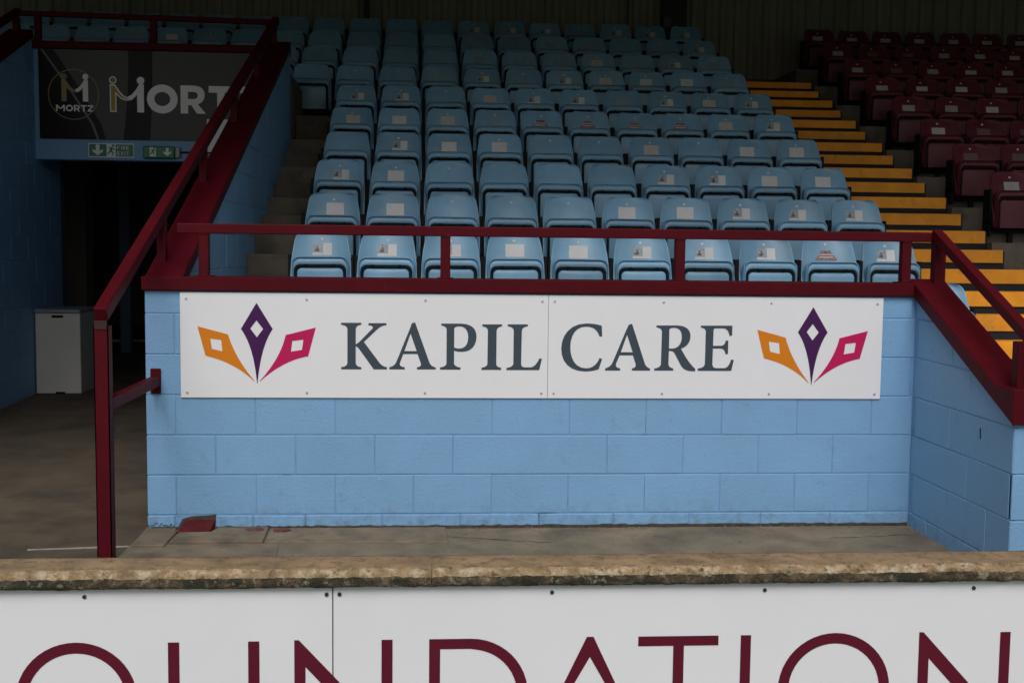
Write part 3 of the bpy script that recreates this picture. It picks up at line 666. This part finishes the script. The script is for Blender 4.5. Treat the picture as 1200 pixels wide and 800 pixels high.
# ------------------------------------------------------------------ white panel with slate lettering
PX0, PX1, PZ0, PZ1, PY = -1.498, 2.472, 0.744, 1.326, -0.0135
pn = empty('sign_panel', (0.49, -0.012, 0.744), 'long white panel reading KAPIL CARE between two petal emblems', 'sign')
JX = 0.54
for a, b_ in ((PX0, JX - 0.001), (JX + 0.001, PX1)):
    mb = MB(); mb.box(a, b_, PY, -0.0085, PZ0, PZ1); child(mb.build('panel', 'board', bevel=0.0008), pn)
PXM = 4.615
def mk(ox, oy):                                          # tracing of the lettering -> metres on the panel
    def fn(u, v):
        X = ox + u / PXM; Y = oy + v / PXM
        # panel pixel frame -> metres (bilinear over the panel corners)
        s = (X - 212) / (1032.5 - 212)
        pxm = s + 0.038 * s * (s - 1)
        t0 = 343 + (349.5 - 343) * s; t1 = 466 + 0.5 * s
        return (PX0 + (PX1 - PX0) * pxm, PY - 0.0012, PZ1 - (PZ1 - PZ0) * (Y - t0) / (t1 - t0))
    return fn
KAP = {
 'K': [[(43,84),(152,84),(152,95),(124,98,122,118),(122,200),(140,188),(212,115),(220,100,190,97),(190,86),(287,86),(287,97),(262,98,240,117),(166,187),(252,302),(268,320,290,323),(290,335),(219,335),(138,222),(128,211,122,211),(122,300),(124,320,152,323),(152,335),(43,335),(43,323),(75,320,77,300),(77,118),(75,98,43,95)]],
 'A': [[(424,86),(441,82),(520,300),(530,320,553,323),(553,335),(452,335),(452,323),(480,320,472,300),(455,252),(378,252),(360,300),(354,320,386,323),(386,335),(303,335),(303,323),(330,318,340,296),(412,118)],[(417,142),(384,236),(450,236)]],
 'P': [[(582,88),(690,88),(745,90,772,115,772,158),(772,205,745,240,695,240),(672,240,660,237,652,233),(652,302),(654,320,687,324),(687,336),(577,336),(577,324),(609,320,611,302),(611,120),(609,102,582,99)],[(652,112),(662,104,672,103,680,103),(715,103,727,130,727,162),(727,200,710,222,680,222),(668,222,658,219,652,216)]],
 'I': [[(803,92),(909,92),(909,103),(882,106,880,126),(880,304),(880,322,906,325),(906,337),(800,337),(800,325),(830,322,832,304),(833,126),(832,106,803,103)]],
 'L': [[(940,92),(1048,92),(1048,103),(1018,106,1016,126),(1014,305),(1015,322,1035,323),(1065,323),(1092,321,1112,275),(1126,277),(1112,338),(935,338),(935,326),(968,322,972,304),(972,126),(970,106,940,103)]]}
CAR = {
 'C': [[(385,99),(350,88,325,87,300,87),(215,87,168,150,168,220),(168,295,215,345,300,345),(330,345,350,340,372,333),(390,278),(376,272),(362,310,335,328,305,328),(245,328,217,275,217,212),(217,150,245,104,300,104),(340,104,362,122,374,158),(388,156)]],
 'A': [[(530,94),(548,88),(622,304),(632,324,650,328),(650,340),(552,340),(552,328),(578,325,570,300),(556,258),(484,258),(466,302),(460,324,488,328),(488,340),(407,340),(407,328),(434,322,446,298),(514,130)],[(522,148),(490,241),(554,241)]],
 'R': [[(680,97),(790,97),(840,97,865,120,865,155),(865,190,845,212,815,222),(835,255,855,295,895,331),(895,343),(850,345,830,335,815,310),(780,245),(772,235,765,234,750,234),(749,305),(752,324,776,328),(776,340),(673,340),(673,328),(704,325,708,305),(710,130),(708,111,680,108)],[(750,118),(758,111,765,110,775,110),(805,110,818,130,818,160),(818,195,800,220,770,221),(750,221)]],
 'E': [[(920,98),(1090,98),(1090,152),(1076,154),(1068,113,1040,113),(1000,113),(989,113,989,124),(988,206),(1030,206),(1052,206,1056,178),(1070,178),(1070,250),(1056,252),(1052,222,1030,221),(988,221),(987,305),(989,326,1010,326),(1050,326),(1075,326,1088,280),(1103,282),(1090,341),(908,341),(908,328),(942,325,946,305),(947,130),(946,112,920,109)]]}
for D_, fn in ((KAP, mk(390, 360)), (CAR, mk(620, 360))):
    for ch, loops in D_.items():
        child(flat_obj('letter', [[path(lp, 6) for lp in loops]], fn, 'ink_slate', None), pn)
PET = {'ink_purple': [[(551,55),(685,275),(585,420,555,735),(551,735),(525,420,420,275)],[(550,203),(605,275),(552,345),(498,272)]],
       'ink_orange': [[(60,255),(312,322),(370,520,530,715),(526,718),(370,560,125,503)],[(165,357),(256,370),(266,465),(178,445)]],
       'ink_pink': [[(1045,260),(980,505),(770,540,578,718),(574,715),(750,520,792,325)],[(848,375),(940,364),(928,450),(836,465)]]}
for ex, ez in ((-1.081, 0.825), (2.062, 0.825)):
    for mname, loops in PET.items():
        k = 0.000657
        child(flat_obj('emblem_petal', [[path(lp, 10) for lp in loops]], lambda u, v: (ex + (u - 552) * k, PY - 0.0012, ez + (735 - v) * k), mname, None), pn)
for a, b_ in ((PX0, JX), (JX, PX1)):
    for k in range(4):
        xx = a + 0.035 + (b_ - a - 0.07) * k / 3
        for zz in (PZ0 + 0.028, PZ1 - 0.034):
            mb = MB(); mb.disc((xx, PY, zz), 0.0065, 8, depth=0.003); child(mb.build('screw', 'screw'), pn)

# ------------------------------------------------------------------ perimeter wall with weathered coping and advertising board
pw = empty('perimeter_wall', (0.1, -3.35, -0.35), 'low pitchside wall with weathered tan concrete coping', 'wall')
c = MB(); c.box(-9, 9, -3.385, -3.15, -0.4, 0.66); child(c.build('wall_body', 'concrete'), pw)
def coping_slab(xa, xb, seed):
    nx = max(8, int((xb - xa) / 0.006)); prof = [(-3.272, 0.665), (-3.270, 0.715), (-3.276, 0.733), (-3.30, 0.737), (-3.34, 0.736), (-3.38, 0.736), (-3.405, 0.7345), (-3.416, 0.731), (-3.423, 0.724), (-3.426, 0.716), (-3.427, 0.708), (-3.427, 0.700), (-3.426, 0.694), (-3.422, 0.688), (-3.38, 0.684)]
    vs = []; fs = []; mi = []
    for i in range(nx + 1):
        xx = xa + (xb - xa) * i / nx
        for j, (yy, zz) in enumerate(prof):
            edge = 1.0 if 6 <= j <= 13 else 0.25
            n1 = noise.noise((xx * 9, yy * 14 + seed, zz * 14)); n2 = noise.noise((xx * 42, yy * 60, zz * 60 + seed)); n3 = noise.noise((xx * 120, yy * 150, zz * 150))
            endd = min(i, nx - i); sh = -0.004 if endd == 0 else (-0.001 if endd == 1 else 0)
            d = edge * (0.003 * n1 + 0.0045 * n2 + 0.0035 * n3) + sh
            big = max(0, noise.noise((xx * 5.3 + 7, 3.1, seed)) - 0.25) * 0.02 * (1 if 7 <= j <= 12 else 0)
            vs.append((xx, yy - d + big, zz + d * 0.8 - big * 0.3))
    m_ = len(prof)
    for i in range(nx):
        for j in range(m_ - 1):
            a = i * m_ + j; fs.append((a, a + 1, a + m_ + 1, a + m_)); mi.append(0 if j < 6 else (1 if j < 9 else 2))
    me = bpy.data.meshes.new('coping_slab'); me.from_pydata(vs, [], fs); me.polygons.foreach_set('material_index', mi)
    me.polygons.foreach_set('use_smooth', [True] * len(fs))
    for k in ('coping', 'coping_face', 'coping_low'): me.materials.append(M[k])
    me.update(); bm = bmesh.new(); bm.from_mesh(me); bmesh.ops.recalc_face_normals(bm, faces=bm.faces); bm.to_mesh(me); bm.free()
    child(link('coping_slab', me), pw)
for k, (a, b_) in enumerate(((-3.6, -1.9), (-1.898, -0.113), (-0.111, 1.79), (1.792, 3.6))): coping_slab(a, b_, k * 3.7)

ad = empty('advertising_board', (0.1, -3.41, 0.1), 'white board with large thin maroon capitals on the pitchside wall', 'sign')
BY = -3.403
for a, b_ in ((-2.6, -0.3765), (-0.3735, 2.3)):
    mb = MB(); mb.box(a, b_, BY, BY + 0.004, 0.08, 0.6865); child(mb.build('board', 'board', bevel=0.0006), ad)
CT, CH, SW = 0.5385, 0.312, 0.0295                       # letter tops, height, stroke
CB = CT - CH
bf = lambda u, v: (u, BY - 0.0012, v)
def capital(loops_list): child(flat_obj('letter', loops_list, bf, 'ink_maroon', None), ad)
def bigO(cx): r = 0.1575; capital([[ring(cx, CT - r + 0.003, r), ring(cx, CT - r + 0.003, r - SW)]])
def bar(x0, x1, z0, z1): return [[(x0, z0), (x1, z0), (x1, z1), (x0, z1)]]
bigO(-1.0465)
xa, xb = -0.808, -0.569; ro = (xb - xa) / 2; xc = (xa + xb) / 2; zc = CB + ro
capital([[[(xa, CT), (xa, zc)] + [(xc + ro * math.cos(math.pi + k * math.pi / 20), zc + ro * math.sin(math.pi + k * math.pi / 20)) for k in range(21)] + [(xb, CT), (xb - SW, CT)] + [(xc + (ro - SW) * math.cos(-k * math.pi / 20), zc + (ro - SW) * math.sin(-k * math.pi / 20)) for k in range(21)] + [(xa + SW, CT)]]])
def bigN(xa, xb):
    capital([[[(xa, CB), (xa, CT + 0.002), (xa + 0.012, CT + 0.002), (xb - SW, CB + 0.075), (xb - SW, CT), (xb, CT), (xb, CB), (xb - 0.012, CB), (xa + SW, CT - 0.072), (xa + SW, CB)]]])
bigN(-0.477, -0.216)
rD = CH / 2; xd = -0.118; xs = -0.006
capital([[[(xd, CB), (xd, CT), (xs, CT)] + [(xs + rD * math.sin(k * math.pi / 24), CT - rD + rD * math.cos(k * math.pi / 24)) for k in range(1, 24)] + [(xs, CB)],
          [(xd + SW, CB + SW), (xd + SW, CT - SW * 0.95), (xs, CT - SW * 0.95)] + [(xs + (rD - SW) * math.sin(k * math.pi / 24), CT - rD + (rD - SW) * math.cos(k * math.pi / 24)) for k in range(1, 24)] + [(xs, CB + SW)]]])
ax = 0.318
capital([[[(ax - 0.009, CT + 0.001), (ax + 0.009, CT + 0.001), (ax + 0.158, CB), (ax + 0.125, CB), (ax + 0.100, CB + 0.075), (ax - 0.100, CB + 0.075), (ax - 0.125, CB), (ax - 0.158, CB)], [(ax, CT - 0.055), (ax + 0.088, CB + 0.103), (ax - 0.088, CB + 0.103)]]])
capital([[[(0.450, CT), (0.450, CT - SW * 0.92), (0.547, CT - SW * 0.92), (0.547, CB), (0.5765, CB), (0.5765, CT - SW * 0.92), (0.672, CT - SW * 0.92), (0.672, CT)]]])
capital([bar(0.734, 0.7625, CB, CT)])
bigO(0.999)
bigN(1.237, 1.499)
for xx, dark in ((-1.65, 1), (-1.021, 1), (-0.391, 1), (-0.357, 1), (0.212, 1), (0.797, 1), (1.387, 1), (1.98, 1)):
    for zz in (0.664, 0.11):
        mb = MB(); mb.disc((xx, BY, zz), 0.0055, 10, depth=0.003); child(mb.build('screw', 'screw_dark'), ad)

# ------------------------------------------------------------------ dark sign over the passage
SY = YS - 0.014
ms = empty('sign_panel', (-2.85, YS - 0.01, 2.6), 'black and grey MORTZ sign with handshake logo above the passage', 'sign')
mb = MB(); mb.box(-3.945, -1.72, SY, YS - 0.004, 2.605, 3.468); child(mb.build('panel', 'sign_grey', bevel=0.002), ms)
sf = lambda u, v: (u, SY - 0.0012, v); sf2 = lambda u, v: (u, SY - 0.0022, v); sf3 = lambda u, v: (u, SY - 0.0032, v)
def sgn(name, loops, m, f=sf): child(flat_obj(name, loops, f, m, None), ms)
sgn('print', [[[(-3.944, 2.606), (-3.944, 3.467), (-3.925, 3.467), (-3.69, 3.13), (-3.45, 2.75), (-3.40, 2.606)]]], 'sign_black')
sgn('print', [[[(-3.925, 3.467), (-3.900, 3.467), (-3.665, 3.13), (-3.425, 2.75), (-3.375, 2.606), (-3.40, 2.606), (-3.45, 2.75), (-3.69, 3.13)]]], 'sign_line')
sgn('print', [[[(-3.900, 3.467), (-3.80, 3.467), (-3.60, 3.16), (-3.36, 2.76), (-3.31, 2.606), (-3.375, 2.606), (-3.425, 2.75), (-3.665, 3.13)]]], 'sign_black')
sgn('print', [[path([(-3.087, 3.467), (-2.858, 3.467), (-2.852, 3.10, -2.886, 2.606), (-3.145, 2.606), (-3.085, 3.05, -3.087, 3.467)])]], 'sign_black')
sgn('ring', [[ring(-3.615, 3.035, 0.243, 64), ring(-3.615, 3.035, 0.236, 64)]], 'sign_gold_dim', sf2)
def handshake(cx, zb, k, gold, white, pale):
    """two figures joining arms into an M; k metres per unit, unit = letter height 1"""
    F = lambda pts: [(cx + x * k, zb + z * k) for x, z in pts]
    def one(pts_list, m, f): sgn('logo', [[F(p) for p in pts_list]], m, f)
    leftb = [(-.60, 0), (-.60, .98), (-.41, .98), (-.24, .72), (-.10, .58), (.0, .53), (.10, .42), (.0, .40), (-.2, .46), (-.37, .62), (-.37, 0)]
    inner = [(-.56, .04), (-.56, .93), (-.43, .93), (-.27, .68), (-.12, .54), (-.02, .49), (.0, .44), (-.2, .51), (-.41, .72), (-.41, .04)]
    one([leftb], pale, sf2); one([inner], gold, sf3)
    right = [(.60, 0), (.60, 1.0), (.44, 1.0), (.30, .78), (.16, .62), (.02, .55), (.02, .40), (.18, .44), (.30, .56), (.36, .64), (.36, 0)]
    one([right], white, sf2)
    for sx, cm_ in ((-1, pale), (1, white)):
        one([ring(sx * .49, 1.13, .135, 20)] + ([ring(sx * .49, 1.13, .085, 20)] if sx < 0 else []), cm_, sf2)
    one([ring(-.49, 1.13, .05, 12)], gold, sf3)
handshake(-3.105, 2.874, 0.272, 'sign_gold', 'sign_text', 'sign_text')
handshake(-3.603, 2.968, 0.212, 'sign_gold_dim', 'sign_text', 'sign_gold_dim')
def bold(txt, x, zb, h, wd, gap, f=sf2):
    for ch, w_ in txt:
        L = []
        if ch == 'O': a = w_ / 2; L = [[[(x + a + a * math.cos(t * math.pi / 24), zb + h / 2 + h * .515 * math.sin(t * math.pi / 24)) for t in range(48)], [(x + a + (a - wd) * math.cos(t * math.pi / 24), zb + h / 2 + (h * .515 - wd) * math.sin(t * math.pi / 24)) for t in range(48)]]]
        if ch == 'R': L = [[path([(x, zb), (x, zb + h), (x + w_ * .5, zb + h), (x + w_ * .95, zb + h, x + w_ * .95, zb + h * .66), (x + w_ * .95, zb + h * .42, x + w_ * .68, zb + h * .34), (x + w_, zb), (x + w_ - wd * 1.2, zb), (x + w_ * .42, zb + h * .3), (x + wd, zb + h * .3), (x + wd, zb)]),
                           path([(x + wd, zb + h * .52), (x + wd, zb + h - wd * .85), (x + w_ * .48, zb + h - wd * .85), (x + w_ * .68, zb + h - wd * .85, x + w_ * .68, zb + h * .66), (x + w_ * .68, zb + h * .52, x + w_ * .48, zb + h * .52)])]]
        if ch == 'T': L = [[[(x, zb + h), (x, zb + h - wd * .9), (x + w_ / 2 - wd / 2, zb + h - wd * .9), (x + w_ / 2 - wd / 2, zb), (x + w_ / 2 + wd / 2, zb), (x + w_ / 2 + wd / 2, zb + h - wd * .9), (x + w_, zb + h - wd * .9), (x + w_, zb + h)]]]
        if ch == 'Z': L = [[[(x, zb), (x, zb + wd * .8), (x + w_ - wd * 1.3, zb + h - wd * .9), (x, zb + h - wd * .9), (x, zb + h), (x + w_, zb + h), (x + w_, zb + h - wd * .8), (x + wd * 1.3, zb + wd * .9), (x + w_, zb + wd * .9), (x + w_, zb)]]]
        if ch == 'M': L = [[[(x, zb), (x, zb + h), (x + wd, zb + h), (x + w_ / 2, zb + h * .5), (x + w_ - wd, zb + h), (x + w_, zb + h), (x + w_, zb), (x + w_ - wd, zb), (x + w_ - wd, zb + h * .62), (x + w_ / 2, zb + h * .3), (x + wd, zb + h * .62), (x + wd, zb)]]]
        sgn('letter', L, 'sign_text', f); x += w_ + gap
bold((('O', 0.296), ('R', 0.245), ('T', 0.235), ('Z', 0.22)), -2.913, 2.872, 0.272, 0.072, 0.028)
bold((('M', 0.085), ('O', 0.07), ('R', 0.06), ('T', 0.055), ('Z', 0.055)), -3.785, 2.872, 0.062, 0.015, 0.008)
# small white notice half hidden by the handrail
mb = MB(); mb.box(-2.335, -2.11, YS - 0.03, YS - 0.018, 2.50, 2.82); tag(mb.build('notice', 'sign_text', bevel=0.002), 'small white notice under the sign lettering beside the sloping handrail', 'notice')
# fire exit plate
fe = empty('exit_sign', (-3.26, YS - 0.01, 2.43), 'flat green fire exit plate with arrow and running figure on lintel', 'sign')
mb = MB(); mb.box(-3.486, -3.043, YS - 0.012, YS - 0.001, 2.432, 2.570); child(mb.build('plate', 'exit_pale', bevel=0.001), fe)
ef = lambda u, v: (u, YS - 0.0132, v); ef2 = lambda u, v: (u, YS - 0.0142, v)
def ex(name, loops, m, f=ef2, par=fe): child(flat_obj(name, loops, f, m, None), par)
ex('field', [bar(-3.476, -3.310, 2.442, 2.560)], 'green', ef); ex('field', [bar(-3.222, -3.053, 2.442, 2.560)], 'green', ef)
def arrow(cx, z0, z1, s): return [[(cx - .018 * s, z1), (cx + .018 * s, z1), (cx + .018 * s, z0 + .045 * s), (cx + .05 * s, z0 + .062 * s), (cx + .05 * s, z0 + .04 * s), (cx, z0), (cx - .05 * s, z0 + .04 * s), (cx - .05 * s, z0 + .062 * s), (cx - .018 * s, z0 + .045 * s)]]
ex('arrow', [arrow(-3.395, 2.45, 2.555, 1)], 'exit_pale')
def runner(cx, cz, s, m, f, par):
    L = [[ring(cx + .02 * s, cz + .045 * s, .012 * s, 12)]]
    for p, q, w_ in (((.012, .03), (-.005, -.005), .022), ((.008, .026), (-.026, .022), .009), ((.012, .02), (.034, .006), .009), ((-.004, -.004), (.02, -.02), .013), ((.02, -.02), (.012, -.048), .010), ((-.006, -.004), (-.02, -.024), .013), ((-.02, -.024), (-.038, -.03), .010)):
        L.append([stroke((cx + p[0] * s, cz + p[1] * s), (cx + q[0] * s, cz + q[1] * s), w_ * s)])
    ex('running_figure', L, m, f, par)
runner(-3.266, 2.50, 1.05, 'green', ef2, fe)
GL = {'F': [((0, 0), (0, 1)), ((0, .93), (.6, .93)), ((0, .5), (.5, .5))], 'I': [((0.15, 0), (0.15, 1))], 'R': [((0, 0), (0, 1)), ((0, .93), (.5, .93)), ((.5, .97), (.5, .5)), ((0, .5), (.5, .5)), ((.25, .5), (.58, 0))], 'E': [((0, 0), (0, 1)), ((0, .93), (.58, .93)), ((0, .5), (.5, .5)), ((0, .07), (.58, .07))], 'X': [((0, 0), (.6, 1)), ((.6, 0), (0, 1))], 'T': [((.3, 0), (.3, 1)), ((0, .93), (.6, .93))]}
for word, zb in (('FIRE', 2.510), ('EXIT', 2.457)):
    xx = -3.205
    for ch in word:
        ex('letter', [[stroke((xx + a[0] * .036, zb + a[1] * .034), (xx + b_[0] * .036, zb + b_[1] * .034), .0062)] for a, b_ in GL[ch]], 'exit_pale')
        xx += 0.020 if ch == 'I' else 0.034
# emergency light unit with cable
el = empty('exit_light', (-2.77, YS - 0.03, 2.43), 'green emergency light box with running figure and down arrow', 'lamp')
mb = MB(); mb.box(-2.953, -2.645, YS - 0.055, YS - 0.001, 2.428, 2.548); child(mb.build('housing', 'green', bevel=0.012, seg=2), el)
mb = MB(); mb.box(-2.643, -2.595, YS - 0.05, YS - 0.002, 2.435, 2.545); child(mb.build('end_cap', 'plastic_clear', bevel=0.012, seg=2), el)
gf = lambda u, v: (u, YS - 0.0562, v)
ex('icon_field', [bar(-2.885, -2.825, 2.445, 2.535)], 'exit_pale', gf, el)
runner(-2.856, 2.49, 0.8, 'green', lambda u, v: (u, YS - 0.0574, v), el)
ex('arrow', [arrow(-2.715, 2.452, 2.53, .75)], 'exit_pale', gf, el)
mb = MB(); mb.tube([(-2.597, YS - 0.02, 2.492), (-2.45, YS - 0.015, 2.495), (-2.2, YS - 0.015, 2.495), (-1.75, YS - 0.015, 2.50)], 0.008, 6); child(mb.build('cable', 'black'), el)

# ------------------------------------------------------------------ white storage box in the passage
bx = empty('storage_box', (-3.77, 5.3, floor_z(5.3)), 'off white upright storage box with grey lid against passage wall', 'box')
z0 = floor_z(5.05) + 0.005
mb = MB(); mb.box(-3.985, -3.555, 5.05, 5.6, z0, 0.905); child(mb.build('body', 'cabinet', bevel=0.006), bx)
mb = MB(); mb.box(-3.99, -3.55, 5.03, 5.61, 0.907, 0.945); child(mb.build('lid', 'cabinet_lid', bevel=0.008), bx)
mb = MB(); mb.box(-3.825, -3.715, 5.045, 5.052, 0.86, 0.885); child(mb.build('handle_slot', 'black', bevel=0.002), bx)
mb = MB(); mb.box(-3.80, -3.71, 5.045, 5.052, z0, z0 + 0.018); child(mb.build('foot_slot', 'black'), bx)

bpy.context.view_layer.update()
